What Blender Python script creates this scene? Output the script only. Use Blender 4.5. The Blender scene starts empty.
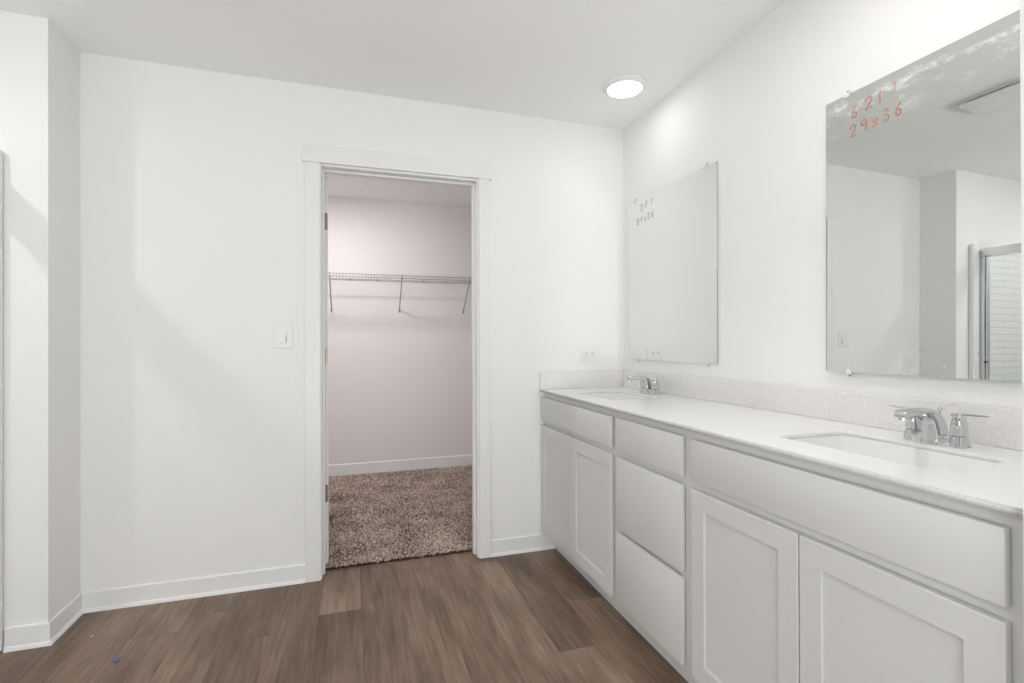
import bpy, bmesh, math, random
import numpy as np
from mathutils import Vector, Matrix

random.seed(7)
S = bpy.context.scene
COL = S.collection
PI = math.pi

# ------------------------------------------------------------------ camera
H_EYE, YAW, PITCH, ROLL = 1.1666, 0.30696, 0.00302, -0.00308
F_PX, CX, CY = 499.46, 510.78, 341.11
cd = bpy.data.cameras.new('camera')
cam = bpy.data.objects.new('camera', cd)
COL.objects.link(cam)
fw = Vector((math.sin(YAW) * math.cos(PITCH), math.cos(YAW) * math.cos(PITCH), math.sin(PITCH)))
rt = Vector((math.cos(YAW), -math.sin(YAW), 0))
up = rt.cross(fw)
r2 = rt * math.cos(ROLL) + up * math.sin(ROLL)
u2 = -rt * math.sin(ROLL) + up * math.cos(ROLL)
m = Matrix((r2, u2, -fw)).transposed().to_4x4()
m.translation = (0, 0, H_EYE)
cam.matrix_world = m
cd.sensor_width = 36
cd.lens = F_PX / 1024 * 36
cd.shift_x = (512 - CX) / 1024
cd.shift_y = (CY - 341.5) / 1024
cd.clip_start = 0.02
S.camera = cam

# ------------------------------------------------------------------ world, exposure
S.view_settings.view_transform = 'Standard'
S.view_settings.look = 'None'
S.view_settings.gamma = 1
S.view_settings.use_curve_mapping = False
S.view_settings.exposure = 0.05
wd = bpy.data.worlds.new('sky')
S.world = wd
wd.use_nodes = True
bg = wd.node_tree.nodes['Background']
bg.inputs[0].default_value = (0.86, 0.93, 1.0, 1)
bg.inputs[1].default_value = 0.15
S.cycles.use_adaptive_sampling = False
S.cycles.caustics_reflective = True
S.cycles.caustics_refractive = False
S.cycles.blur_glossy = 0.2
S.cycles.max_bounces = 10
S.cycles.diffuse_bounces = 5
S.cycles.glossy_bounces = 5

# lamp strengths (radiance of the lit lenses) and added fill behind and beside the camera
LENS_VANITY = 12.5
LENS_SHOWER = 470.0
LENS_FILL = 80.0
LENS_CLOSET = 245.0
FILL_REAR_W = 82.0
FILL_SIDE_W = 27.0

# fill lights added outside two invented openings out of view: (location, facing, tilt above level, size, watts)
for nm, loc, rz, tilt, sz, watts in (
        ('added_fill_rear', (-0.35, -2.12, 0.60), 0.0, 60, (2.1, 1.2), FILL_REAR_W),
        ('added_fill_side', (-2.52, -0.575, 0.60), -90.0, 60, (2.0, 1.2), FILL_SIDE_W)):
    al = bpy.data.lights.new(nm, 'AREA')
    al.shape = 'RECTANGLE'
    al.size, al.size_y = sz
    al.energy = watts
    al.color = (0.96, 0.98, 1.0)
    alo = bpy.data.objects.new(nm, al)
    COL.objects.link(alo)
    alo.location = loc
    alo.rotation_euler = (math.radians(90 + tilt), 0, math.radians(rz))

# ------------------------------------------------------------------ dimensions
XR, YB, XL, YJ, ZC = 1.547, 2.642, -1.131, 2.402, 2.44
YV = 0.507                                # near end of the vanity
WT = 0.12                                 # wall thickness
YC = 4.6                                  # back wall of the closet

# ------------------------------------------------------------------ materials
def mat(name, color, rough=0.5, metal=0.0, spec=0.5):
    mt = bpy.data.materials.new(name)
    mt.use_nodes = True
    b = mt.node_tree.nodes['Principled BSDF']
    b.inputs['Base Color'].default_value = (*color, 1)
    b.inputs['Roughness'].default_value = rough
    b.inputs['Metallic'].default_value = metal
    b.inputs['Specular IOR Level'].default_value = spec
    return mt

class NT:
    def __init__(s, mt):
        s.t = mt.node_tree
        s.b = s.t.nodes['Principled BSDF']
    def n(s, typ, **kw):
        nd = s.t.nodes.new(typ)
        for k, v in kw.items():
            setattr(nd, k, v)
        return nd
    def l(s, a, b):
        s.t.links.new(a, b)
    def coord(s, scale=(1, 1, 1)):
        tc = s.n('ShaderNodeTexCoord')
        mp = s.n('ShaderNodeMapping')
        mp.inputs['Scale'].default_value = scale
        s.l(tc.outputs['Object'], mp.inputs['Vector'])
        return mp.outputs[0]
    def noise(s, vec, scale, detail=3.0, rough=0.5):
        nd = s.n('ShaderNodeTexNoise')
        nd.inputs['Scale'].default_value = scale
        nd.inputs['Detail'].default_value = detail
        nd.inputs['Roughness'].default_value = rough
        s.l(vec, nd.inputs['Vector'])
        return nd
    def math(s, op, a, b=None, c=None, clamp=False):
        nd = s.n('ShaderNodeMath', operation=op)
        nd.use_clamp = clamp
        for i, v in enumerate((a, b, c)):
            if v is None:
                continue
            if isinstance(v, (int, float)):
                nd.inputs[i].default_value = v
            else:
                s.l(v, nd.inputs[i])
        return nd.outputs[0]
    def ramp(s, fac, stops):
        nd = s.n('ShaderNodeValToRGB')
        e = nd.color_ramp.elements
        while len(e) < len(stops):
            e.new(0.5)
        for i, (p, c) in enumerate(stops):
            e[i].position = p
            e[i].color = (*c, 1)
        s.l(fac, nd.inputs[0])
        return nd.outputs[0]
    def mix(s, fac, a, b, blend='MIX'):
        nd = s.n('ShaderNodeMix', data_type='RGBA', blend_type=blend)
        if isinstance(fac, (int, float)):
            nd.inputs[0].default_value = fac
        else:
            s.l(fac, nd.inputs[0])
        for i, v in ((6, a), (7, b)):
            if isinstance(v, tuple):
                nd.inputs[i].default_value = (*v, 1)
            else:
                s.l(v, nd.inputs[i])
        return nd.outputs[2]
    def bump(s, h, strength=0.1, dist=0.002):
        nd = s.n('ShaderNodeBump')
        nd.inputs['Strength'].default_value = strength
        nd.inputs['Distance'].default_value = dist
        s.l(h, nd.inputs['Height'])
        s.l(nd.outputs[0], s.b.inputs['Normal'])

def paint(name, color, rough, scale=220, strength=0.06):
    mt = mat(name, color, rough, spec=0.3)
    t = NT(mt)
    nz = t.noise(t.coord(), scale, 2)
    t.bump(nz.outputs[0], strength, 0.001)
    return mt

M_WALL = paint('wall_paint', (0.885, 0.883, 0.875), 0.75)
M_CEIL = paint('ceiling_paint', (0.94, 0.938, 0.93), 0.9, 150, 0.12)
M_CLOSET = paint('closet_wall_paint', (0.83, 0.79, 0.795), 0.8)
M_TRIM = paint('trim_paint', (0.86, 0.86, 0.855), 0.35, 60, 0.02)
M_CAB = paint('cabinet_paint', (0.69, 0.686, 0.672), 0.38, 90, 0.02)
M_CABIN = mat('cabinet_interior', (0.45, 0.44, 0.42), 0.7)
M_CHROME = mat('chrome', (0.66, 0.67, 0.68), 0.06, 1.0)
M_BRUSHED = mat('brushed_chrome', (0.72, 0.73, 0.74), 0.16, 1.0)
M_NICKEL = mat('satin_nickel', (0.27, 0.24, 0.21), 0.35, 1.0)
M_PORC = mat('white_porcelain', (0.90, 0.90, 0.895), 0.15)
M_PLASTIC = mat('white_plastic', (0.86, 0.86, 0.86), 0.3)
M_SLOT = mat('dark_slot', (0.06, 0.06, 0.06), 0.6)
M_WIRE = mat('shaded_white_wire', (0.40, 0.375, 0.37), 0.35)  # white wire; its shade is put into the colour as grey
M_CLEARCLIP = mat('clear_plastic_clip', (0.80, 0.81, 0.80), 0.15)
M_FIBER = mat('white_fibreglass', (0.84, 0.84, 0.835), 0.3)
M_RED = mat('red_marker_ink', (0.50, 0.25, 0.19), 0.5)
M_GREYINK = mat('grey_marker_ink', (0.44, 0.45, 0.44), 0.6)
M_BLUE = mat('blue_plastic', (0.10, 0.14, 0.42), 0.35)
M_CRUMB = mat('pale_wood', (0.58, 0.45, 0.30), 0.7)
M_RUBBER = mat('black_rubber', (0.02, 0.02, 0.02), 0.6)
M_GROUT = mat('glass_edge', (0.36, 0.45, 0.41), 0.12)

def lens_mat(name, strength, color=(1, 0.985, 0.96)):
    mt = mat(name, (0.9, 0.9, 0.9), 0.4)
    b = mt.node_tree.nodes['Principled BSDF']
    b.inputs['Emission Color'].default_value = (*color, 1)
    b.inputs['Emission Strength'].default_value = strength
    return mt

# vinyl planks running toward the closet
def floor_material():
    mt = mat('vinyl_planks', (0.2, 0.15, 0.12), 0.42, spec=0.4)
    t = NT(mt)
    tc = t.n('ShaderNodeTexCoord')
    sx = t.n('ShaderNodeSeparateXYZ')
    t.l(tc.outputs['Object'], sx.inputs[0])
    W, L = 0.1765, 1.22
    px = t.math('DIVIDE', t.math('ADD', sx.outputs[0], 10 * W - 0.565 + 0.0), W)
    ix = t.math('FLOOR', px)
    fx = t.math('FRACT', px)
    wn0 = t.n('ShaderNodeTexWhiteNoise', noise_dimensions='1D')
    t.l(ix, wn0.inputs['W'])
    py = t.math('ADD', t.math('DIVIDE', t.math('ADD', sx.outputs[1], 10.0), L), wn0.outputs[0])
    iy = t.math('FLOOR', py)
    fy = t.math('FRACT', py)
    cb = t.n('ShaderNodeCombineXYZ')
    t.l(ix, cb.inputs[0]); t.l(iy, cb.inputs[1])
    wn = t.n('ShaderNodeTexWhiteNoise', noise_dimensions='3D')
    t.l(cb.outputs[0], wn.inputs['Vector'])
    # each plank gets its own patch of grain
    off = t.n('ShaderNodeVectorMath', operation='MULTIPLY_ADD')
    t.l(wn.outputs['Color'], off.inputs[0])
    off.inputs[1].default_value = (9, 9, 9)
    t.l(tc.outputs['Object'], off.inputs[2])
    mp = t.n('ShaderNodeMapping'); mp.inputs['Scale'].default_value = (24, 1.3, 1)
    t.l(off.outputs[0], mp.inputs[0])
    g1 = t.noise(mp.outputs[0], 1.0, 5, 0.62)
    mp2 = t.n('ShaderNodeMapping'); mp2.inputs['Scale'].default_value = (110, 5, 1)
    t.l(off.outputs[0], mp2.inputs[0])
    g2 = t.noise(mp2.outputs[0], 1.0, 4, 0.6)
    mp3 = t.n('ShaderNodeMapping'); mp3.inputs['Scale'].default_value = (7, 2.2, 1)
    t.l(off.outputs[0], mp3.inputs[0])
    g3 = t.noise(mp3.outputs[0], 1.0, 3, 0.55)
    g1.inputs['Distortion'].default_value = 1.4
    v = t.math('ADD', t.math('MULTIPLY', g1.outputs[0], 0.30), t.math('MULTIPLY', g2.outputs[0], 0.28))
    v = t.math('ADD', v, t.math('MULTIPLY', g3.outputs[0], 0.42))
    v = t.math('ADD', v, t.math('MULTIPLY', t.math('SUBTRACT', wn.outputs['Value'], 0.5), 0.075))
    col = t.ramp(v, [(0.32, (0.085, 0.053, 0.035)), (0.46, (0.165, 0.109, 0.074)),
                     (0.56, (0.244, 0.168, 0.119)), (0.70, (0.380, 0.284, 0.212))])
    # knots
    mk = t.n('ShaderNodeMapping'); mk.inputs['Scale'].default_value = (5.0, 2.4, 1)
    t.l(off.outputs[0], mk.inputs[0])
    vo = t.n('ShaderNodeTexVoronoi'); vo.inputs['Scale'].default_value = 1.0
    t.l(mk.outputs[0], vo.inputs['Vector'])
    kn = t.math('SUBTRACT', 1.0, t.math('DIVIDE', vo.outputs['Distance'], 0.13), clamp=True)
    col = t.mix(t.math('MULTIPLY', kn, 0.75), col, (0.05, 0.033, 0.024))
    # bevelled seams
    ex = t.math('MULTIPLY', t.math('MINIMUM', fx, t.math('SUBTRACT', 1.0, fx)), W)
    ey = t.math('MULTIPLY', t.math('MINIMUM', fy, t.math('SUBTRACT', 1.0, fy)), L)
    e = t.math('MINIMUM', ex, ey)
    seam = t.math('SUBTRACT', 1.0, t.math('DIVIDE', e, 0.0022), clamp=True)
    col = t.mix(t.math('MULTIPLY', seam, 0.4), col, (0.055, 0.038, 0.03))
    t.l(col, t.b.inputs['Base Color'])
    hgt = t.math('SUBTRACT', t.math('MULTIPLY', g2.outputs[0], 0.25), seam)
    t.bump(hgt, 0.25, 0.002)
    return mt
M_FLOOR = floor_material()

def quartz(name, base, speck, fine=0.07, coarse=0.55, keep=0.88):
    mt = mat(name, base, 0.16, spec=0.5)
    t = NT(mt)
    v = t.coord()
    vo = t.n('ShaderNodeTexVoronoi'); vo.inputs['Scale'].default_value = 55
    t.l(v, vo.inputs['Vector'])
    wn = t.n('ShaderNodeSeparateColor'); t.l(vo.outputs['Color'], wn.inputs[0])
    size = t.math('MULTIPLY', t.math('GREATER_THAN', wn.outputs[0], keep), t.math('MULTIPLY', wn.outputs[1], 0.20))
    sp = t.math('LESS_THAN', vo.outputs['Distance'], size)
    vo2 = t.n('ShaderNodeTexVoronoi'); vo2.inputs['Scale'].default_value = 210
    t.l(v, vo2.inputs['Vector'])
    w2 = t.n('ShaderNodeSeparateColor'); t.l(vo2.outputs['Color'], w2.inputs[0])
    sp2 = t.math('GREATER_THAN', w2.outputs[0], 0.80)
    nz = t.noise(v, 18, 3)
    c = t.mix(t.math('MULTIPLY', sp2, fine), base, speck)
    tint = t.ramp(wn.outputs[2], [(0.0, (0.30, 0.24, 0.19)), (0.5, (0.16, 0.15, 0.14)), (1.0, (0.46, 0.40, 0.34))])
    c = t.mix(t.math('MULTIPLY', sp, coarse), c, tint)
    t.l(c, t.b.inputs['Base Color'])
    return mt
M_QUARTZ = quartz('speckled_white_quartz', (0.90, 0.895, 0.882), (0.62, 0.58, 0.54))
M_QEDGE = quartz('shaded_quartz_edge', (0.64, 0.63, 0.61), (0.40, 0.37, 0.34), 0.25, 0.8, 0.72)  # front edge: weaker light painted in as darker quartz, with heavier speckle
M_QSPLASH = quartz('speckled_quartz_splash', (0.84, 0.825, 0.805), (0.60, 0.55, 0.50), 0.20, 0.75, 0.76)

def carpet_material(name, dark):
    mt = mat(name, (0.3, 0.24, 0.21), 0.95, spec=0.1)
    t = NT(mt)
    v = t.coord()
    nz = t.noise(v, 95, 1.0, 0.6)
    n2 = t.noise(v, 5.0, 3, 0.5)
    f = t.math('ADD', t.math('MULTIPLY', nz.outputs[0], 0.8), t.math('MULTIPLY', n2.outputs[0], 0.25))
    k = dark
    c = t.ramp(f, [(0.40, (0.16 * k, 0.115 * k, 0.098 * k)), (0.52, (0.52 * k, 0.41 * k, 0.36 * k)), (0.63, (0.88 * k, 0.76 * k, 0.69 * k))])
    t.l(c, t.b.inputs['Base Color'])
    return mt
M_CARPET = carpet_material('carpet_yarn', 1.0)

def tile_material():
    mt = mat('moulded_white_tile', (0.80, 0.805, 0.805), 0.15)
    t = NT(mt)
    tc = t.n('ShaderNodeTexCoord')
    sx = t.n('ShaderNodeSeparateXYZ'); t.l(tc.outputs['Object'], sx.inputs[0])
    cb = t.n('ShaderNodeCombineXYZ')
    t.l(t.math('ADD', sx.outputs[0], sx.outputs[1]), cb.inputs[0]); t.l(sx.outputs[2], cb.inputs[1])
    br = t.n('ShaderNodeTexBrick')
    br.inputs['Scale'].default_value = 1
    br.inputs['Brick Width'].default_value = 0.30
    br.inputs['Row Height'].default_value = 0.050
    br.inputs['Mortar Size'].default_value = 0.0035
    br.inputs['Mortar Smooth'].default_value = 0.3
    t.l(cb.outputs[0], br.inputs['Vector'])
    c = t.mix(br.outputs['Fac'], (0.84, 0.845, 0.85), (0.66, 0.67, 0.675))
    t.l(c, t.b.inputs['Base Color'])
    t.bump(t.math('SUBTRACT', 1.0, br.outputs['Fac']), 0.4, 0.003)
    return mt
M_TILE = tile_material()

def glass_material(name, opacity):
    mt = bpy.data.materials.new(name); mt.use_nodes = True
    nt = mt.node_tree
    nt.nodes.remove(nt.nodes['Principled BSDF'])
    out = [n for n in nt.nodes if n.type == 'OUTPUT_MATERIAL'][0]
    tr = nt.nodes.new('ShaderNodeBsdfTransparent'); tr.inputs[0].default_value = (0.99, 0.995, 0.992, 1)
    gl = nt.nodes.new('ShaderNodeBsdfGlossy'); gl.inputs['Roughness'].default_value = 0.02
    mx = nt.nodes.new('ShaderNodeMixShader'); mx.inputs[0].default_value = opacity
    nt.links.new(tr.outputs[0], mx.inputs[1]); nt.links.new(gl.outputs[0], mx.inputs[2])
    nt.links.new(mx.outputs[0], out.inputs[0])
    return mt
M_GLASS = glass_material('clear_glass', 0.06)

def mirror_material(name, smudge, seed):
    mt = bpy.data.materials.new(name); mt.use_nodes = True
    t = NT(mt)
    t.b.inputs['Base Color'].default_value = (0.80, 0.825, 0.805, 1)
    t.b.inputs['Metallic'].default_value = 1
    t.b.inputs['Roughness'].default_value = 0.0
    if smudge:
        out = [n for n in t.t.nodes if n.type == 'OUTPUT_MATERIAL'][0]
        tc = t.n('ShaderNodeTexCoord')
        sx = t.n('ShaderNodeSeparateXYZ'); t.l(tc.outputs['Object'], sx.inputs[0])
        mp = t.n('ShaderNodeMapping')
        mp.inputs['Location'].default_value = (seed, seed, 0)
        mp.inputs['Rotation'].default_value = (0.35, 0, 0)
        mp.inputs['Scale'].default_value = (0, 9, 26)
        t.l(tc.outputs['Object'], mp.inputs[0])
        a = t.noise(mp.outputs[0], 1.0, 4, 0.6)
        fine = t.noise(tc.outputs['Object'], 60, 3, 0.6)
        blot = t.math('MULTIPLY', t.math('SUBTRACT', a.outputs[0], 0.50, clamp=True), 7.0, clamp=True)
        # hand-wiped residue lies in a strip below the top edge (z = 0.9 in object space)
        top = t.math('SUBTRACT', 1.0, t.math('DIVIDE', t.math('SUBTRACT', 0.865, sx.outputs[2]), 0.12), clamp=True)
        edge = t.math('DIVIDE', t.math('SUBTRACT', 0.893, sx.outputs[2]), 0.03, clamp=True)
        fac = t.math('MULTIPLY', t.math('MULTIPLY', blot, top), t.math('MULTIPLY', edge, t.math('MULTIPLY', fine.outputs[0], 1.15)), clamp=True)
        haze = t.math('MULTIPLY', t.math('DIVIDE', t.math('SUBTRACT', sx.outputs[2], 0.72), 0.2, clamp=True), 0.06)
        # row of finger marks near the bottom
        low = t.math('LESS_THAN', sx.outputs[2], 0.085)
        vo = t.n('ShaderNodeTexVoronoi'); vo.inputs['Scale'].default_value = 28
        t.l(tc.outputs['Object'], vo.inputs['Vector'])
        dots = t.math('MULTIPLY', t.math('MULTIPLY', t.math('LESS_THAN', vo.outputs['Distance'], 0.17), low), 0.18)
        fac = t.math('ADD', t.math('ADD', fac, haze), dots, clamp=True)
        df = t.n('ShaderNodeBsdfDiffuse'); df.inputs[0].default_value = (0.80, 0.83, 0.81, 1)
        mx = t.n('ShaderNodeMixShader')
        t.l(fac, mx.inputs[0]); t.l(t.b.outputs[0], mx.inputs[1]); t.l(df.outputs[0], mx.inputs[2])
        t.l(mx.outputs[0], out.inputs[0])
    return mt

# ------------------------------------------------------------------ mesh helpers
def B():
    return bmesh.new()

def box(bm, x0, x1, y0, y1, z0, z1, bev=0.0, seg=2):
    x0, x1 = min(x0, x1), max(x0, x1)
    y0, y1 = min(y0, y1), max(y0, y1)
    z0, z1 = min(z0, z1), max(z0, z1)
    vs = [bm.verts.new(p) for p in ((x0, y0, z0), (x1, y0, z0), (x1, y1, z0), (x0, y1, z0),
                                    (x0, y0, z1), (x1, y0, z1), (x1, y1, z1), (x0, y1, z1))]
    fs = [bm.faces.new([vs[i] for i in q]) for q in
          ((0, 3, 2, 1), (4, 5, 6, 7), (0, 1, 5, 4), (1, 2, 6, 5), (2, 3, 7, 6), (3, 0, 4, 7))]
    if bev:
        es = list({e for f in fs for e in f.edges})
        bmesh.ops.bevel(bm, geom=es, offset=bev, segments=seg, profile=0.5, affect='EDGES')

def loft(bm, rings, cap0=True, cap1=True):
    rr = [[bm.verts.new(p) for p in r] for r in rings]
    n = len(rr[0])
    for a, b in zip(rr, rr[1:]):
        for i in range(n):
            bm.faces.new((a[i], a[(i + 1) % n], b[(i + 1) % n], b[i]))
    if cap0:
        bm.faces.new(rr[0][::-1])
    if cap1:
        bm.faces.new(rr[-1])

def rrect(w, d, r, k=4):
    """outline of a rounded rectangle, counter-clockwise"""
    pts = []
    for cx, cy, a0 in ((w / 2 - r, d / 2 - r, 0), (-w / 2 + r, d / 2 - r, PI / 2),
                       (-w / 2 + r, -d / 2 + r, PI), (w / 2 - r, -d / 2 + r, 1.5 * PI)):
        for i in range(k + 1):
            a = a0 + PI / 2 * i / k
            pts.append((cx + r * math.cos(a), cy + r * math.sin(a)))
    return pts

def lathe(bm, prof, cx, cy, n=40, cap0=True, cap1=True):
    loft(bm, [[(cx + r * math.cos(2 * PI * i / n), cy + r * math.sin(2 * PI * i / n), z) for i in range(n)]
              for r, z in prof], cap0, cap1)

def tube(bm, pts, r, n=8):
    pts = [Vector(p) for p in pts]
    rings = []
    for i, p in enumerate(pts):
        if i == 0:
            d = pts[1] - pts[0]
        elif i == len(pts) - 1:
            d = pts[-1] - pts[-2]
        else:
            d = (pts[i + 1] - p).normalized() + (p - pts[i - 1]).normalized()
        d.normalize()
        a = Vector((0, 0, 1)) if abs(d.z) < 0.9 else Vector((1, 0, 0))
        u = d.cross(a).normalized(); v = d.cross(u)
        rings.append([p + (u * math.cos(2 * PI * k / n) + v * math.sin(2 * PI * k / n)) * r for k in range(n)])
    loft(bm, rings)

def prism_x(bm, prof, x0, x1):
    """profile in (y, z) pushed along x"""
    loft(bm, [[(x0, y, z) for y, z in prof], [(x1, y, z) for y, z in prof]])

def prism_y(bm, prof, y0, y1):
    """profile in (x, z) pushed along y"""
    loft(bm, [[(x, y0, z) for x, z in prof], [(x, y1, z) for x, z in prof]])

def obj(name, bm, material, parent=None, smooth=35, loc=None, rotz=0.0):
    bmesh.ops.remove_doubles(bm, verts=bm.verts, dist=1e-6)
    bmesh.ops.recalc_face_normals(bm, faces=bm.faces)
    me = bpy.data.meshes.new(name)
    bm.to_mesh(me); bm.free()
    mats = material if isinstance(material, (list, tuple)) else [material]
    for q in mats:
        me.materials.append(q)
    if smooth:
        me.polygons.foreach_set('use_smooth', [True] * len(me.polygons))
        me.set_sharp_from_angle(angle=math.radians(smooth))
    o = bpy.data.objects.new(name, me)
    COL.objects.link(o)
    if parent:
        o.parent = parent
    if loc:
        o.location = loc
    o.rotation_euler.z = rotz
    return o

def tag(o, label=None, cat=None, group=None, kind=None):
    if label: o['label'] = label
    if cat: o['category'] = cat
    if group: o['group'] = group
    if kind: o['kind'] = kind
    return o

def thing(name, label, cat, loc=(0, 0, 0), rotz=0.0, group=None):
    o = bpy.data.objects.new(name, None)
    COL.objects.link(o)
    o.empty_display_size = 0.1
    o.location = loc
    o.rotation_euler.z = rotz
    return tag(o, label, cat, group)

def struct(name, bm, material, parent=None, smooth=35):
    o = obj(name, bm, material, parent, smooth)
    if parent is None:
        o['kind'] = 'structure'
    return o

def dup(root, loc, label, group=None):
    r = root.copy(); COL.objects.link(r)
    r.location = loc
    r['label'] = label
    if group: r['group'] = group
    for ch in list(root.children):
        c = ch.copy(); COL.objects.link(c); c.parent = r
        for g in list(ch.children):
            d = g.copy(); COL.objects.link(d); d.parent = c
    return r

def plate(bm_out, outer, holes, z0, z1):
    """flat slab with holes: outlines in x, y"""
    cu = bpy.data.curves.new('outline', 'CURVE')
    cu.dimensions = '2D'; cu.fill_mode = 'BOTH'; cu.extrude = (z1 - z0) / 2
    for pts in [outer] + holes:
        sp = cu.splines.new('POLY')
        sp.points.add(len(pts) - 1)
        for q, (x, y) in zip(sp.points, pts):
            q.co = (x, y, 0, 1)
        sp.use_cyclic_u = True
    o = bpy.data.objects.new('outline', cu)
    COL.objects.link(o)
    dg = bpy.context.evaluated_depsgraph_get()
    me = bpy.data.meshes.new_from_object(o.evaluated_get(dg))
    me.transform(Matrix.Translation((0, 0, (z0 + z1) / 2)))
    bm_out.from_mesh(me)
    bpy.data.objects.remove(o); bpy.data.curves.remove(cu); bpy.data.meshes.remove(me)

# ================================================================== the setting
XW, XE, YS, YN = -2.30, XR + WT, -1.90, YC + WT
bm = B(); box(bm, XW - WT, XE, YS - WT, YN, -0.10, 0.0); struct('floor', bm, M_FLOOR, smooth=0)
bm = B(); box(bm, XW - WT, XE, YS - WT, YN, ZC, ZC + 0.10); struct('ceiling', bm, M_CEIL, smooth=0)

# wall with the closet opening
OX0, OX1, OZ = -0.165, 0.668, 2.060
bm = B()
box(bm, XL, OX0, YB, YB + WT, 0, ZC)
box(bm, OX1, XR, YB, YB + WT, 0, ZC)
box(bm, OX0, OX1, YB, YB + WT, OZ, ZC)
struct('wall_back', bm, M_WALL, smooth=0)
# shower end wall: its corner juts into the bathroom at the left
bm = B(); box(bm, XW, XL, YJ, YB + WT, 0, ZC); struct('wall_left', bm, M_WALL, smooth=0)
bm = B(); box(bm, XR, XE, YS, YC, 0, ZC); struct('wall_right', bm, M_WALL, smooth=0)
bm = B(); box(bm, 0.996, XR, YV - 0.005 - WT, YV - 0.005, 0, ZC); struct('wall_front', bm, M_WALL, smooth=0)
VY0, VY1 = -1.60, 0.45  # side opening, invented to let the fill light in
bm = B()
box(bm, XW - WT, XW, VY1, YC, 0, ZC); box(bm, XW - WT, XW, YS, VY0, 0, ZC)
box(bm, XW - WT, XW, VY0, VY1, 0, 0.10); box(bm, XW - WT, XW, VY0, VY1, 2.25, ZC)
struct('wall_shower', bm, M_WALL, smooth=0)
bm = B()
for a, b, c, d in ((VY0, VY1, .10, .15), (VY0, VY1, 2.20, 2.25), (VY0, VY0 + .05, .10, 2.25), (VY1 - .05, VY1, .10, 2.25),
                   ((VY0 + VY1) / 2 - .025, (VY0 + VY1) / 2 + .025, .10, 2.25)):
    box(bm, XW - .08, XW - .03, a, b, c, d)
struct('added_window_2', bm, M_TRIM, smooth=0)
bm = B(); box(bm, XW, XL - 0.13, 0.76, 0.88, 0, ZC); struct('wall_partition', bm, M_WALL, smooth=0)
# rear wall behind the camera, with an invented opening that lets the fill light in
WX0, WX1, WZ0, WZ1 = -1.40, 0.70, 0.10, 2.25
bm = B()
box(bm, XW - WT, WX0, YS - WT, YS, 0, ZC); box(bm, WX1, XE, YS - WT, YS, 0, ZC)
box(bm, WX0, WX1, YS - WT, YS, 0, WZ0); box(bm, WX0, WX1, YS - WT, YS, WZ1, ZC)
struct('wall_rear', bm, M_WALL, smooth=0)
bm = B()
for a, b, c, d in ((WX0, WX1, WZ0, WZ0 + .05), (WX0, WX1, WZ1 - .05, WZ1), (WX0, WX0 + .05, WZ0, WZ1), (WX1 - .05, WX1, WZ0, WZ1),
                   ((WX0 + WX1) / 2 - .025, (WX0 + WX1) / 2 + .025, WZ0, WZ1)):
    box(bm, a, b, YS - .08, YS - .03, c, d)
struct('added_window_1', bm, M_TRIM, smooth=0)
# closet walls
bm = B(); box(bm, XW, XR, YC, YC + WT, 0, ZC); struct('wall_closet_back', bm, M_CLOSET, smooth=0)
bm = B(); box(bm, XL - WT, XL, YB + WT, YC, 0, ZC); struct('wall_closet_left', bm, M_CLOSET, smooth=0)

# baseboards: square-top board and a quarter-round shoe strip
def base_profile(h, s=0.018):
    """(depth from wall, z) of the board"""
    return [(0, 0), (0.009, 0), (0.009, h - 0.004), (0.006, h), (0, h)]
def shoe_profile(s=0.016):
    return [(0.0085, 0)] + [(0.0085 + 0.65 * s * math.cos(a), s * math.sin(a)) for a in [PI / 2 * k / 6 for k in range(7)]]
def baseboard(name, wall, at, a, b, h=0.086, z=0.0, shoe=True, sa=0.0, sb=0.0):
    """wall: '-y' faces the camera on plane y=at, '+x' faces +x on plane x=at"""
    def build(prof, a=a, b=b):
        bm = B()
        if wall == '-y':
            prism_x(bm, [(at - d, z + q) for d, q in prof], a, b)
        else:
            prism_y(bm, [(at + d, z + q) for d, q in prof], a, b)
        return bm
    o = struct(name, build(base_profile(h)), M_TRIM, smooth=0)
    if shoe:
        s = obj('shoe_molding', build(shoe_profile(), a - sa, b + sb), M_TRIM, o, smooth=50)
    return o
baseboard('baseboard_back', '-y', YB, XL + 0.0005, -0.222)
baseboard('baseboard_back_right', '-y', YB, 0.7145, 1.094)
baseboard('baseboard_left', '+x', XL, YJ - 0.0092, YB - 0.0005, sa=0.0095)
baseboard('baseboard_left_front', '-y', YJ, -1.262, XL + 0.0092, sb=0.0095)
baseboard('baseboard_closet', '-y', YC, XL + 0.001, XR - 0.001, h=0.112, z=0.0, shoe=False)

# door casings, jambs and stops
bm = B(); box(bm, -0.221, -0.151, YB - 0.017, YB, 0, 2.056, 0.0015, 1); struct('trim_1', bm, M_TRIM)
bm = B(); box(bm, 0.654, 0.7135, YB - 0.017, YB, 0, 2.056, 0.0015, 1); struct('trim_2', bm, M_TRIM)
bm = B(); box(bm, -0.231, 0.727, YB - 0.022, YB, 2.056, 2.140, 0.0015, 1); struct('trim_3', bm, M_TRIM)
JL, JR, JZ = -0.145, 0.646, 2.045
bm = B(); box(bm, JL - 0.019, JL, YB - 0.002, YB + WT + 0.002, 0, JZ + 0.0)
box(bm, JL, JL + 0.011, YB + 0.045, YB + 0.082, 0, JZ, 0.002, 1)
struct('trim_4', bm, M_TRIM, smooth=0)
bm = B(); box(bm, JR, JR + 0.019, YB - 0.002, YB + WT + 0.002, 0, JZ + 0.0)
box(bm, JR - 0.011, JR, YB + 0.045, YB + 0.082, 0, JZ, 0.002, 1)
struct('trim_5', bm, M_TRIM, smooth=0)
bm = B(); box(bm, JL - 0.019, JR + 0.019, YB - 0.002, YB + WT + 0.002, JZ, JZ + 0.014)
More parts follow.
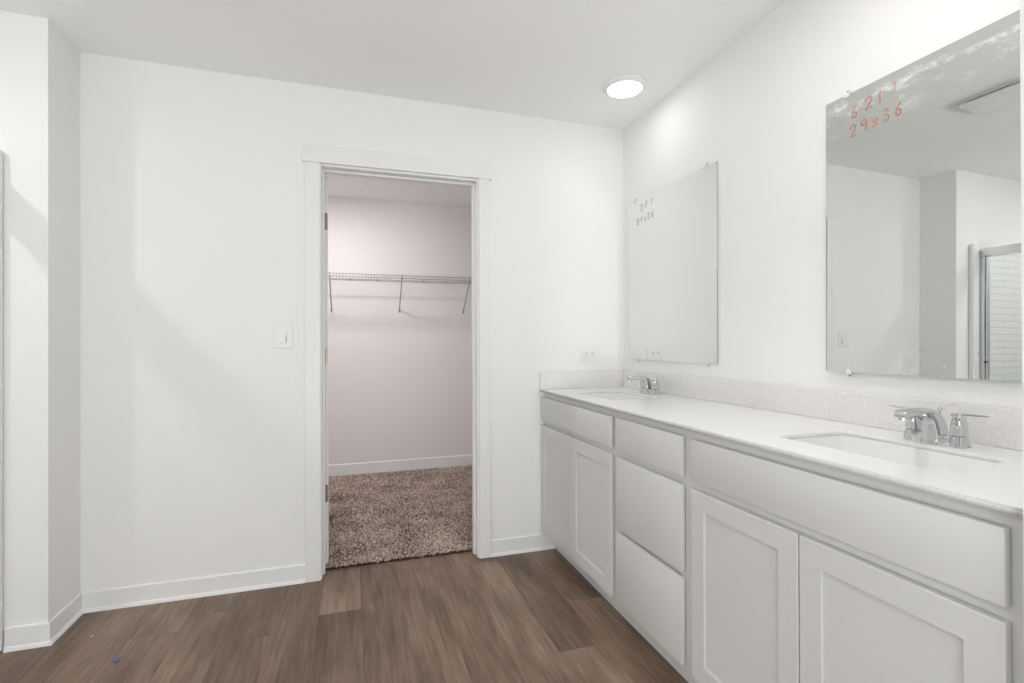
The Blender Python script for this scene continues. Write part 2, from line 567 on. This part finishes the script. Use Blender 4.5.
box(bm, JL + 0.011, JR - 0.011, YB + 0.045, YB + 0.082, JZ - 0.011, JZ, 0.002, 1)
struct('trim_6', bm, M_TRIM, smooth=0)

# closet door, swung fully open into the closet: we look at its hinge edge
DY0 = YB + WT + 0.008
bm = B(); box(bm, -0.1555, -0.1205, 0, 0.775, 0.022, 2.035, 0.0015, 1)
door = struct('door_1', bm, M_TRIM)
door.location = (0, DY0, 0); door.rotation_euler.z = math.radians(2.6)
for zc in (1.800, 1.098, 0.388):
    bm = B()
    prof = rrect(0.024, 0.089, 0.007)
    loft(bm, [[(-0.1345 + a, -0.0022, zc + b) for a, b in prof], [(-0.1345 + a, 0.0005, zc + b) for a, b in prof]])
    lathe(bm, [(0.0055, zc - 0.044), (0.0055, zc + 0.044)], -0.1465, -0.004, 12)
    hg = obj('hinge', bm, M_NICKEL, door)
    hg['label'] = 'satin metal hinge leaf on the door edge'
    for dz in (-0.03, 0.0, 0.03):
        bm = B(); 
        loft(bm, [[(-0.1345 + 0.004 * math.cos(t) + (0.005 if dz == 0 else -0.003), y, zc + dz + 0.004 * math.sin(t)) for t in [2 * PI * k / 10 for k in range(10)]] for y in (-0.0032, -0.002)])
        obj('screw', bm, M_NICKEL, hg)

# carpet in the closet: a backing and upright yarn tufts
def carpet():
    rng = np.random.default_rng(3)
    x0, x1, y0, y1 = XL + 0.005, XR - 0.005, YB + 0.098, YC - 0.015
    bm = B(); box(bm, x0, x1, y0 + 0.004, y1, 0.0, 0.008)
    me = bpy.data.meshes.new('carpet')
    bm.to_mesh(me); bm.free()
    def tufts(ax0, ax1, ay0, ay1, step, hh):
        nx, ny = int((ax1 - ax0) / step), int((ay1 - ay0) / step)
        gx, gy = np.meshgrid(np.arange(nx), np.arange(ny))
        px = ax0 + (gx.ravel() + rng.random(nx * ny)) * step
        py = ay0 + (gy.ravel() + rng.random(nx * ny)) * step
        return px, py
    px, py = tufts(-0.30, 1.16, y0, y1, 0.0072, 0)
    # the doorway is narrower than the closet
    ok = (py > YB + WT + 0.004) | ((px > JL + 0.004) & (px < JR - 0.004))
    px, py = px[ok], py[ok]
    n = len(px)
    h = 0.013 + 0.013 * rng.random(n)
    lean = rng.normal(0, 0.008, (n, 2))
    front = py < y0 + 0.012
    lean[front, 1] -= 0.007 * rng.random(front.sum())
    r = 0.0027 + 0.0018 * rng.random(n)
    a0 = rng.random(n) * 6.28
    V = np.zeros((n, 7, 3))
    for k in range(3):
        a = a0 + k * 2.0944
        V[:, k, 0] = px + r * np.cos(a); V[:, k, 1] = py + r * np.sin(a); V[:, k, 2] = 0.006
        b = a + 0.9
        V[:, 3 + k, 0] = px + lean[:, 0] * 0.6 + r * 1.15 * np.cos(b)
        V[:, 3 + k, 1] = py + lean[:, 1] * 0.6 + r * 1.15 * np.sin(b)
        V[:, 3 + k, 2] = h * 0.72
    V[:, 6, 0] = px + lean[:, 0]; V[:, 6, 1] = py + lean[:, 1]; V[:, 6, 2] = h
    base = np.arange(n)[:, None, None] * 7
    quads = base + np.array([[0, 1, 4, 3], [1, 2, 5, 4], [2, 0, 3, 5]])[None]
    tris = base + np.array([[3, 4, 6], [4, 5, 6], [5, 3, 6]])[None]
    me2 = bpy.data.meshes.new('carpet_pile')
    me2.from_pydata(V.reshape(-1, 3).tolist(), [], quads.reshape(-1, 4).tolist() + tris.reshape(-1, 3).tolist())
    # frayed dark backing along the cut edge in the doorway
    bm = B()
    for k in range(260):
        x = JL + 0.006 + (JR - JL - 0.012) * rng.random()
        y, w, hh = y0 - 0.006 + 0.008 * rng.random(), 0.003 + 0.005 * rng.random(), 0.004 + 0.010 * rng.random()
        tube(bm, [(x - w, y, 0.001), (x - w * 0.4, y - 0.003, hh), (x + w * 0.4, y - 0.003, hh), (x + w, y + 0.001, 0.001)], 0.0016, 5)
    nf = len(bm.faces)
    bm.from_mesh(me); bm.from_mesh(me2)
    bm.to_mesh(me); bm.free(); bpy.data.meshes.remove(me2)
    me.materials.append(M_CARPET); me.materials.append(mat('dark_jute_backing', (0.055, 0.042, 0.034), 0.9))
    for p in me.polygons[:nf]:
        p.material_index = 1
    o = bpy.data.objects.new('carpet', me); COL.objects.link(o)
    tag(o, 'speckled brown looped carpet covering the closet floor beyond the doorway', 'carpet', kind='stuff')
carpet()

# ================================================================== vanity
XF = 1.0117            # front faces of doors and drawers
XFR = XF + 0.0195      # face frame
ZT = 0.889             # underside of the countertop

def cab_root(name, label, y1):
    return thing(name, label, 'cabinet', (0, y1, 0))

def slab_front(name, parent, y0, y1, z0, z1):
    bm = B(); box(bm, XF, XFR - 0.0028, y0, y1, z0, z1, 0.002, 2)
    return obj(name, bm, M_CAB, parent)

def shaker_door(parent, y0, y1, z0, z1, rail=0.058):
    bm = B()
    outer = [(y0, z0), (y1, z0), (y1, z1), (y0, z1)]
    inner = [(y0 + rail, z0 + rail), (y1 - rail, z0 + rail), (y1 - rail, z1 - rail), (y0 + rail, z1 - rail)]
    xb = XFR - 0.0028
    e = 0.0018
    o_b = [bm.verts.new((xb, y, z)) for y, z in outer]
    o_m = [bm.verts.new((XF + e, y, z)) for y, z in outer]
    o_f = [bm.verts.new((XF, y + e * (1 if y == y0 else -1), z + e * (1 if z == z0 else -1))) for y, z in outer]
    i_f = [bm.verts.new((XF, y, z)) for y, z in inner]
    i_b = [bm.verts.new((xb, y, z)) for y, z in inner]
    for i in range(4):
        j = (i + 1) % 4
        for a, b in ((o_b, o_m), (o_m, o_f), (o_f, i_f), (i_f, i_b), (i_b, o_b)):
            bm.faces.new((a[i], a[j], b[j], b[i]))
    d = obj('door', bm, M_CAB, parent, smooth=0)
    bm = B(); box(bm, XF + 0.008, XFR - 0.0042, y0 + rail + 0.0003, y1 - rail - 0.0003, z0 + rail + 0.0003, z1 - rail - 0.0003)
    obj('door_panel', bm, M_CAB, d, smooth=0)
    return d

def carcass(parent, y0, y1, openings):
    """face frame with openings, box behind, recessed toe kick; y relative to the root"""
    bm = B()
    xb = XFR + 0.018
    cu_out = [(y0, 0.102), (y1, 0.102), (y1, ZT), (y0, ZT)]
    holes = [[(a, c), (b, c), (b, d), (a, d)] for a, b, c, d in openings]
    tmp = B(); plate(tmp, cu_out, holes, 0, 0.018)
    for v in tmp.verts:
        a, b, c = v.co
        v.co = (XFR + c, a, b)
    obj('face_frame', tmp, M_CAB, parent, smooth=0)
    bm.free()
    bm = B()
    xk = XR - 0.004
    box(bm, xb, xk, y0, y0 + 0.015, 0.102, ZT - 0.0005)
    box(bm, xb, xk, y1 - 0.015, y1, 0.102, ZT - 0.0005)
    box(bm, xb, xk, y0 + 0.015, y1 - 0.015, 0.102, 0.117)
    box(bm, xk - 0.008, xk, y0 + 0.015, y1 - 0.015, 0.117, ZT - 0.0005)
    obj('cabinet_box', bm, M_CABIN, parent, smooth=0)
    bm = B(); box(bm, 1.095, 1.111, y0, y1, 0, 0.1015)
    obj('toe_kick', bm, M_CAB, parent, smooth=0)

def sink_base(root, y0, y1, fy0, fy1):
    carcass(root, y0, y1, [(fy0 + .012, fy1 - .012, .745, .848), (fy0 + .012, fy1 - .012, .135, .692)])
    slab_front('false_front', root, fy0, fy1, 0.732, 0.861)
    mid = (fy0 + fy1) / 2
    shaker_door(root, mid + 0.0018, fy1, 0.120, 0.706)
    shaker_door(root, fy0, mid - 0.0018, 0.120, 0.706)

Y12, Y23 = 1.817, 1.351
c1 = cab_root('vanity_cabinet', 'light grey two-door sink cabinet in the corner, nearest the closet doorway wall', 0)
sink_base(c1, Y12 + .0005, YB - 0.001, 1.842, 2.634)
c2 = cab_root('drawer_cabinet', 'light grey three-drawer cabinet between the two sink cabinets', 0)
carcass(c2, Y23 + .0005, Y12 - .0005, [(1.388, 1.780, .745, .85), (1.388, 1.780, .437, .692), (1.388, 1.780, .135, .392)])
for z0, z1 in ((0.732, 0.863), (0.423, 0.7055), (0.122, 0.4045)):
    slab_front('drawer_front', c2, 1.376, 1.792, z0, z1)
c3 = cab_root('vanity_cabinet', 'light grey two-door sink cabinet in the right foreground with the widest false drawer front', 0)
sink_base(c3, YV + 0.002, Y23 - .0005, 0.534, 1.326)

# countertop with two rectangular cut-outs
SX0, SX1 = 1.132, 1.396
SINKS = ((2.040, 2.438), (0.716, 1.114))
def shift(pts, cx, cy):
    return [(x + cx, y + cy) for x, y in pts]
bm = B()
holes = [shift(rrect(SX1 - SX0, b - a, 0.022), (SX0 + SX1) / 2, (a + b) / 2) for a, b in SINKS]
plate(bm, [(1.0065, YV - 0.001), (XR - 0.001, YV - 0.001), (XR - 0.001, YB - 0.001), (1.0065, YB - 0.001)], holes, ZT + 0.0003, 0.902)
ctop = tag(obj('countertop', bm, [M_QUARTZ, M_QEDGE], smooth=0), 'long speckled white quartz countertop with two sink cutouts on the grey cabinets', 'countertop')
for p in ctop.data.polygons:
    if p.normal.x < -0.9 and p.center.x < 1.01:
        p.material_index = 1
bm = B(); box(bm, XR - 0.0155, XR - 0.0008, YV - 0.001, YB - 0.0165, 0.9022, 1.0025, 0.0015, 1)
tag(obj('backsplash', bm, M_QSPLASH), 'long speckled quartz backsplash under the two mirrors', 'backsplash')
bm = B(); box(bm, 1.0065, XR - 0.0008, YB - 0.0160, YB - 0.0008, 0.9022, 1.0025, 0.0015, 1)
tag(obj('backsplash', bm, M_QSPLASH), 'short speckled quartz side splash below the wall outlet', 'backsplash')

def sink(y0, y1, label):
    cx, cy = (SX0 + SX1) / 2, (y0 + y1) / 2
    w, d = SX1 - SX0, y1 - y0
    root = thing('sink', label, 'sink', (cx, cy, 0), 0, 'undermount sinks in the countertop')
    bm = B()
    rings = []
    def ring(dw, r, z):
        rings.append([(x, y, z) for x, y in rrect(w + dw, d + dw, r, 6)])
    # flange underside, outer shell, then back up and down the bowl
    ring(0.030, 0.035, ZT + 0.0001); ring(0.030, 0.035, ZT - 0.010); ring(0.012, 0.03, ZT - 0.012)
    ring(-0.015, 0.045, 0.765); ring(-0.06, 0.05, 0.747); ring(-0.10, 0.03, 0.745)
    loft(bm, rings, False, True)
    rings.clear()
    ring(0.030, 0.035, ZT + 0.0001); ring(0.001, 0.0225, ZT + 0.0001); ring(-0.003, 0.024, ZT - 0.004)
    ring(-0.022, 0.032, 0.800); ring(-0.036, 0.042, 0.772); ring(-0.07, 0.05, 0.757); ring(-0.16, 0.04, 0.753); ring(-w + 0.042, 0.0209, 0.751)
    # last ring closes onto the drain
    loft(bm, rings, False, True)
    obj('basin', bm, M_PORC, root, smooth=40)
    bm = B(); lathe(bm, [(0.021, 0.7515), (0.021, 0.754), (0.017, 0.755), (0.015, 0.7525), (0.010, 0.758), (0.0, 0.7595)], 0, 0, 24, True, False)
    obj('drain', bm, M_CHROME, root)
    return root
sink(*SINKS[0], 'white rectangular undermount sink in the corner end of the countertop')
sink(*SINKS[1], 'white rectangular undermount sink in the foreground end of the countertop')

# ------------------------------------------------------------------ faucets
def faucet(loc, label):
    root = thing('faucet', label, 'faucet', loc, 0, 'chrome centerset faucets')
    # front of the faucet looks toward -x
    bm = B(); box(bm, -0.022, 0.022, -0.045, 0.045, 0.0, 0.026, 0.003, 2)
    obj('base_plate', bm, M_CHROME, root)
    def sq(cx, cy, w, d, z, r=0.006):
        return [(cx + x, cy + y, z) for x, y in rrect(w, d, r, 3)]
    for s in (1, -1):
        y = 0.053 * s
        bm = B()
        loft(bm, [sq(0, y, 0.040, 0.034, 0.0), sq(0, y, 0.039, 0.033, 0.004), sq(0, y, 0.034, 0.028, 0.027), sq(0, y, 0.028, 0.023, 0.0285),
                  sq(0, y, 0.028, 0.023, 0.031)])
        col_ = obj('handle_base', bm, M_CHROME, root)
        bm = B()
        loft(bm, [sq(0, y, 0.032, 0.027, 0.031), sq(0, y, 0.033, 0.028, 0.033), sq(-0.001, y + 0.001 * s, 0.027, 0.023, 0.070), sq(-0.001, y + 0.002 * s, 0.025, 0.022, 0.079, 0.006),
                  sq(-0.001, y + 0.003 * s, 0.020, 0.020, 0.0825, 0.008)])
        # flat lever pointing away from the spout
        yl = [y - 0.012 * s, y + 0.01 * s, y + 0.035 * s, y + 0.062 * s]
        lv = []
        for yy, w, z, t in zip(yl, (0.022, 0.022, 0.018, 0.013), (0.0805, 0.0825, 0.0835, 0.0840), (0.006, 0.006, 0.0045, 0.003)):
            lv.append([(-0.001 + w / 2 * a, yy, z + t / 2 * b) for a, b in ((-1, -0.4), (-0.8, -1), (0.8, -1), (1, -0.4), (1, 0.4), (0.8, 1), (-0.8, 1), (-1, 0.4))])
        if s < 0:
            lv = [r_[::-1] for r_ in lv]
        loft(bm, lv)
        obj('handle', bm, M_CHROME, root)
    # spout: square-section neck that leans over the bowl
    path = [(0.000, 0.000, 0, 1.0, 0.054, 0.046), (0.000, 0.004, 0, 1, 0.053, 0.045), (-0.003, 0.036, -0.08, 1.0, 0.048, 0.038), (-0.008, 0.056, -0.28, 1.0, 0.044, 0.034),
            (-0.020, 0.0715, -0.75, 0.7, 0.036, 0.032), (-0.046, 0.0815, -1, 0.22, 0.026, 0.031),
            (-0.080, 0.0845, -1, -0.01, 0.021, 0.030), (-0.112, 0.0825, -1, -0.10, 0.019, 0.030), (-0.128, 0.0805, -1, -0.14, 0.018, 0.029), (-0.130, 0.0802, -1, -0.14, 0.014, 0.025)]
    rings = []
    for x, z, dx, dz, th, w in path:
        dl = math.hypot(dx, dz); dx, dz = dx / dl, dz / dl
        nx, nz = dz, -dx                     # thickness direction
        rings.append([(x + a * nx, b, z + a * nz) for a, b in rrect(th, w, min(th, w) * 0.16, 3)])
    bm = B(); loft(bm, rings)
    obj('spout', bm, M_CHROME, root)
    bm = B(); lathe(bm, [(0.0105, 0.066), (0.0105, 0.0735)], -0.117, 0, 20)
    obj('aerator', bm, M_CHROME, root)
    bm = B(); lathe(bm, [(0.0022, 0.02), (0.0022, 0.082), (0.0045, 0.0835), (0.0045, 0.091), (0.003, 0.0925)], 0.018, 0, 16)
    obj('lift_rod', bm, M_CHROME, root)
    return root
f1 = faucet((1.452, 2.226, 0.9022), 'polished chrome faucet behind the corner sink, nearest the wall outlet')
dup(f1, (1.446, 0.906, 0.9022), 'polished chrome faucet behind the foreground sink, below the red-marked mirror')

# ------------------------------------------------------------------ mirrors
GLYPH = {
    '2': [[(0, .75), (.15, .98), (.5, 1), (.75, .8), (.6, .5), (0, 0), (.8, .05)]],
    '9': [[(.75, .75), (.4, .5), (.1, .65), (.15, .95), (.55, 1), (.75, .75), (.6, 0)]],
    'x': [[(.05, .6), (.7, .05)], [(.7, .65), (.1, 0)]],
    '3': [[(.05, .9), (.45, 1), (.7, .8), (.25, .55), (.75, .35), (.6, .05), (.05, .05)]],
    '6': [[(.7, 1), (.3, .75), (.1, .3), (.3, 0), (.65, .1), (.7, .4), (.35, .5), (.12, .3)]],
    '1': [[(.35, 1), (.35, 0)]],
    'F': [[(.1, 0), (.1, 1), (.75, 1)], [(.1, .55), (.6, .55)]],
    "'": [[(.4, 1), (.35, .6)]],
}
def handwriting(rows, r, ink, root, label):
    """rows: (text, s0, z0, width, height, slope); s runs along -y; one part per written figure"""
    for txt, s0, z0, w, h, slope in rows:
        for i, ch in enumerate(txt):
            bm = B()
            for st in GLYPH[ch]:
                pts = []
                for a, b in st:
                    s = s0 + (i + a * 0.72) * w
                    pts.append((-0.0034, -s, z0 + b * h + (s - s0) * slope))
                tube(bm, pts, r, 6)
            for v in bm.verts:                          # ink lies almost flat on the glass
                v.co.x = -0.0033 + (v.co.x + 0.0034) * 0.12
            obj('handwritten_figure', bm, ink, root)['label'] = label

def wall_mirror(label, y1, z0, w, h, x, rotz, roty, smudge, rows, ink, ink_r, clips, inklabel):
    root = thing('wall_mirror', label, 'mirror', (x, y1, z0), rotz)
    bm = B(); box(bm, -0.0028, 0.0022, -w, 0, 0, h, 0.0006, 1)
    root.rotation_euler.y = roty
    me = mirror_material('mirror_silver', smudge, 3.3 if smudge else 9.1)
    g = obj('mirror_glass', bm, [me, M_GROUT], root, smooth=0)
    for p in g.data.polygons:
        if abs(p.normal.x) < 0.6:
            p.material_index = 1
    handwriting(rows, ink_r, ink, root, inklabel)
    for s, top in clips:
        bm = B()
        zz = h if top else 0.0
        sg = 1 if top else -1
        box(bm, 0.0024, 0.0049, -s - 0.009, -s + 0.009, zz - sg * 0.010, zz + sg * 0.016)
        box(bm, -0.0060, 0.0049, -s - 0.009, -s + 0.009, zz + sg * 0.0006, zz + sg * 0.006, 0.001, 1)
        box(bm, -0.0062, -0.0030, -s - 0.009, -s + 0.009, zz - sg * 0.009, zz + sg * 0.006, 0.001, 1)
        c = obj('mirror_clip', bm, M_CLEARCLIP, root)
        bm = B()
        loft(bm, [[(xx, -s + 0.003 * math.cos(t), zz + sg * 0.011 + 0.003 * math.sin(t)) for t in [2 * PI * k / 10 for k in range(10)]] for xx in (0.0005, 0.003)])
        obj('screw', bm, M_NICKEL, c)
    return root
wall_mirror('frameless mirror near the corner with faint grey writing, above the far faucet', 2.574, 1.068, 0.743, 0.900, XR - 0.005, 0, 0, False,
            [('2F1', 0.128, 0.832, 0.050, 0.034, 0.10), ('29x36', 0.092, 0.762, 0.036, 0.032, 0.06)], M_GREYINK, 0.0024,
            [(0.075, True), (0.675, True), (0.095, False), (0.675, False)], 'faint grey handwritten figure')
wall_mirror('smudged frameless mirror with red handwriting at its top left, in the right foreground', 1.289, 1.068, 0.750, 0.900, XR - 0.0175, 0.0125, 0.0053, True,
            [("6", 0.089, 0.815, 0.036, 0.036, 0.0), ("21", 0.136, 0.823, 0.036, 0.036, 0.05), ("'", 0.216, 0.838, 0.03, 0.03, 0.0),
             ('29x36', 0.086, 0.757, 0.0345, 0.036, 0.055)], M_RED, 0.0029,
            [(0.075, True), (0.60, True), (0.081, False), (0.60, False)], 'red handwritten figure')

# ------------------------------------------------------------------ switch and outlet
sw = thing('light_switch', 'white rocker light switch on the wall left of the closet doorway', 'light switch', (-0.320, YB, 1.204))
bm = B()
loft(bm, [[(x * k, yy, z * k2) for x, z in rrect(0.082, 0.121, 0.004, 3)] for yy, k, k2 in ((-0.0003, 1, 1), (-0.004, 1, 1), (-0.0062, 0.95, 0.965))])
obj('cover_plate', bm, M_PLASTIC, sw)
bm = B(); box(bm, -0.0185, 0.0185, -0.0078, -0.006, -0.035, 0.035, 0.001, 1)
fr = obj('rocker_frame', bm, M_PLASTIC, sw)
bm = B(); prism_x(bm, [(-0.0075, -0.031), (-0.0125, -0.031), (-0.0088, 0.0), (-0.0098, 0.031), (-0.0075, 0.031)], -0.0155, 0.0105)
obj('rocker', bm, M_PLASTIC, fr, smooth=0)
bm = B(); box(bm, 0.0125, 0.0165, -0.0095, -0.0075, -0.030, 0.004); obj('dimmer_slider', bm, mat('grey_plastic', (0.45, 0.45, 0.46), 0.4), fr)

ou = thing('wall_outlet', 'white sideways duplex outlet on the wall above the countertop corner', 'outlet', (1.317, YB, 1.0985))
bm = B()
loft(bm, [[(x * k, yy, z * k2) for x, z in rrect(0.117, 0.077, 0.004, 3)] for yy, k, k2 in ((-0.0003, 1, 1), (-0.004, 1, 1), (-0.0062, 0.965, 0.95))])
obj('cover_plate', bm, M_PLASTIC, ou)
bm = B(); box(bm, -0.034, 0.034, -0.0085, -0.006, -0.0167, 0.0167, 0.001, 1)
rc = obj('receptacle', bm, M_PLASTIC, ou)
for s in (-1, 1):
    for a, b, w, h in ((s * 0.019 - 0.004, 0.007, 0.0080, 0.0028), (s * 0.019 - 0.004, -0.005, 0.0065, 0.0028)):
        bm = B(); box(bm, a - w / 2, a + w / 2, -0.0090, -0.0084, b - h / 2, b + h / 2); obj('slot', bm, M_SLOT, rc, smooth=0)
    bm = B(); loft(bm, [[(s * 0.019 + 0.007 + 0.0026 * math.cos(t), yy, 0.001 + 0.0026 * math.sin(t)) for t in [2 * PI * k / 12 for k in range(12)]] for yy in (-0.0090, -0.0084)])
    obj('ground_hole', bm, M_SLOT, rc)

# ------------------------------------------------------------------ ceiling lights
def ceiling_light(x, y, label, strength, r=0.106):
    root = thing('ceiling_light', label, 'ceiling light', (x, y, ZC))
    bm = B()
    lathe(bm, [(r * 0.99, -0.0005), (r, -0.004), (r * 0.985, -0.009), (r * 0.86, -0.020), (r * 0.80, -0.0225), (r * 0.78, -0.021), (r * 0.78, -0.012)], 0, 0, 56, True, False)
    obj('trim_ring', bm, M_PLASTIC, root)
    bm = B()
    lathe(bm, [(r * 0.778, -0.0185), (r * 0.70, -0.0235), (r * 0.40, -0.0265), (0.002, -0.0275)], 0, 0, 40, False, True)
    obj('lens', bm, lens_mat('lit_lens', strength), root)
    return root
ceiling_light(1.289, 2.185, 'lit round disc light on the ceiling above the corner sink', LENS_VANITY)
ceiling_light(-1.85, 1.54, 'lit round disc light over the shower, out of direct view', LENS_SHOWER, 0.055)
ceiling_light(-0.20, 3.70, 'lit round disc light inside the closet, out of direct view', LENS_CLOSET)
ceiling_light(0.95, 0.92, 'added unseen disc light brightening the foreground end of the vanity', LENS_FILL)  # unseen lamp, added to brighten the counter

# exhaust fan: square floating panel under a flange
fan = thing('exhaust_fan', 'square white ceiling exhaust fan panel, reflected in the foreground mirror', 'exhaust fan', (-0.090, 1.600, ZC))
bm = B(); box(bm, -0.105, 0.105, -0.140, 0.140, -0.008, -0.0003, 0.002, 2); obj('flange', bm, M_PLASTIC, fan)
bm = B(); box(bm, -0.090, 0.090, -0.125, 0.125, -0.023, -0.008); obj('intake', bm, mat('grey_vent_plastic', (0.42, 0.42, 0.41), 0.5), fan)
bm = B(); box(bm, -0.115, 0.115, -0.145, 0.145, -0.040, -0.022, 0.004, 3); obj('panel', bm, M_PLASTIC, fan)

# ------------------------------------------------------------------ wire shelf in the closet
sh = thing('wire_shelf', 'white wire shelf with angled braces on the closet back wall', 'wire shelf', (0, YC, 1.735))
SA, SB, SD = XL + 0.03, XR - 0.03, 0.310
def rods(segs, r, n=6):
    bm = B()
    for a, b in segs:
        tube(bm, [a, b], r, n)
    return bm
obj('front_rail', rods([((SA, -SD, 0.0), (SB, -SD, 0.0)), ((SA, -SD - 0.002, -0.042), (SB, -SD - 0.002, -0.042))], 0.0038), M_WIRE, sh)
obj('back_rail', rods([((SA, -0.014, -0.004), (SB, -0.014, -0.004))], 0.0035), M_WIRE, sh)
obj('middle_rail', rods([((SA, -0.165, -0.005), (SB, -0.165, -0.005))], 0.0035), M_WIRE, sh)
segs = []
k = 0
x = SA + 0.01
while x < SB:
    segs.append(((x, -0.012, 0.0022), (x, -SD, 0.0022)))
    segs.append(((x, -SD - 0.001, 0.0022), (x, -SD - 0.003, -0.042)))
    x += 0.0254
dw = obj('deck_wires', rods(segs, 0.0015, 5), M_WIRE, sh)
dw['kind'] = 'stuff'
for x in (-0.755, -0.172, 0.404, 0.990, 1.44):
    bm = B()
    tube(bm, [(x - 0.004, -SD - 0.001, 0.006), (x - 0.004, -SD + 0.001, -0.016), (x, -0.012, -0.266), (x, -0.006, -0.276)], 0.0048, 8)
    box(bm, x - 0.008, x + 0.008, -0.006, -0.0005, -0.296, -0.262, 0.001, 1)
    obj('brace', bm, M_WIRE, sh)
for x in (-0.42, -0.02, 0.21, 0.62, 0.82):
    bm = B(); box(bm, x - 0.008, x + 0.008, -0.020, -0.0005, -0.013, 0.004, 0.001, 1)
    obj('wall_clip', bm, M_WIRE, sh)

# ------------------------------------------------------------------ shower, seen in the foreground mirror
SF = -1.266                      # front edge of the surround
su = thing('shower_surround', 'glossy white moulded shower surround at the left edge, with tile pattern inside', 'shower surround', (0, 0, 0))
bm = B(); box(bm, XW + 0.035, SF - 0.055, YJ - 0.028, YJ - 0.0005, 0.10, 1.895, 0.006, 3); obj('end_panel', bm, M_TILE, su)
bm = B(); box(bm, SF - 0.064, SF, YJ - 0.034, YJ - 0.0005, 0.0, 1.905, 0.012, 4); obj('end_flange', bm, M_FIBER, su)
bm = B(); box(bm, XW + 0.0005, XW + 0.033, 0.8805, YJ - 0.0005, 0.10, 1.895, 0.006, 3); obj('back_panel', bm, M_TILE, su)
bm = B(); box(bm, XW + 0.035, SF, 0.8805, 0.91, 0.10, 1.895, 0.006, 3); obj('near_end_panel', bm, M_FIBER, su)
bm = B()
box(bm, XW + 0.0005, SF - 0.0645, 0.8805, YJ - 0.0005, 0.0, 0.06)
box(bm, SF - 0.20, SF - 0.066, 0.912, YJ - 0.036, 0.055, 0.11, 0.015, 3)
obj('pan', bm, M_FIBER, su)
sd = thing('shower_door', 'chrome framed sliding glass shower door reflected in the foreground mirror', 'shower door', (0, 0, 0))
bm = B(); box(bm, -1.410, -1.338, 0.915, YJ - 0.036, 1.812, 1.872, 0.003, 2); obj('header', bm, M_BRUSHED, sd)
bm = B(); box(bm, -1.406, -1.342, YJ - 0.058, YJ - 0.030, 0.111, 1.811, 0.002, 1); obj('jamb', bm, M_CHROME, sd)
bm = B(); box(bm, -1.406, -1.342, 0.911, 0.936, 0.111, 1.811, 0.002, 1); obj('jamb', bm, M_CHROME, sd)
bm = B(); box(bm, -1.410, -1.338, 0.937, YJ - 0.059, 0.111, 0.140, 0.002, 1); obj('bottom_track', bm, M_CHROME, sd)
for x, y0, y1 in ((-1.358, 1.55, YJ - 0.066), (-1.388, 0.95, 1.66)):
    bm = B(); box(bm, x - 0.003, x + 0.003, y0, y1, 0.142, 1.835)
    pn = obj('glass_panel', bm, M_GLASS, sd, smooth=0)
    bm = B(); box(bm, x - 0.007, x + 0.007, y1 - 0.004, y1 + 0.006, 0.142, 1.811); obj('edge_rail', bm, M_CHROME, pn)
bm = B(); box(bm, -1.352, -1.332, YJ - 0.075, YJ - 0.058, 1.038, 1.052, 0.003, 1); obj('bumper', bm, M_RUBBER, sd)

# ------------------------------------------------------------------ bits on the floor
bm = B()
loft(bm, [[(x * k, y * k, z) for x, y in rrect(0.020, 0.012, 0.004, 3)] for k, z in ((0.85, 0.0003), (1, 0.003), (0.8, 0.007))])
for v in bm.verts:
    v.co.z += 0.003 * (v.co.x > 0.004)
tag(obj('plastic_scrap', bm, M_BLUE, loc=(-0.831, 2.195, 0), rotz=0.4), 'tiny blue scrap of plastic on the floor planks at lower left', 'debris')
bm = B()
loft(bm, [[(x * k + dx, y * k, z) for x, y in rrect(0.013, 0.007, 0.002, 3)] for k, z, dx in ((0.8, 0.0003, 0), (1, 0.0025, 0), (0.6, 0.006, 0.001))])
tag(obj('wood_chip', bm, M_CRUMB, loc=(-0.991, 2.403, 0), rotz=1.1), 'tiny pale chip on the floor by the left baseboard corner', 'debris')
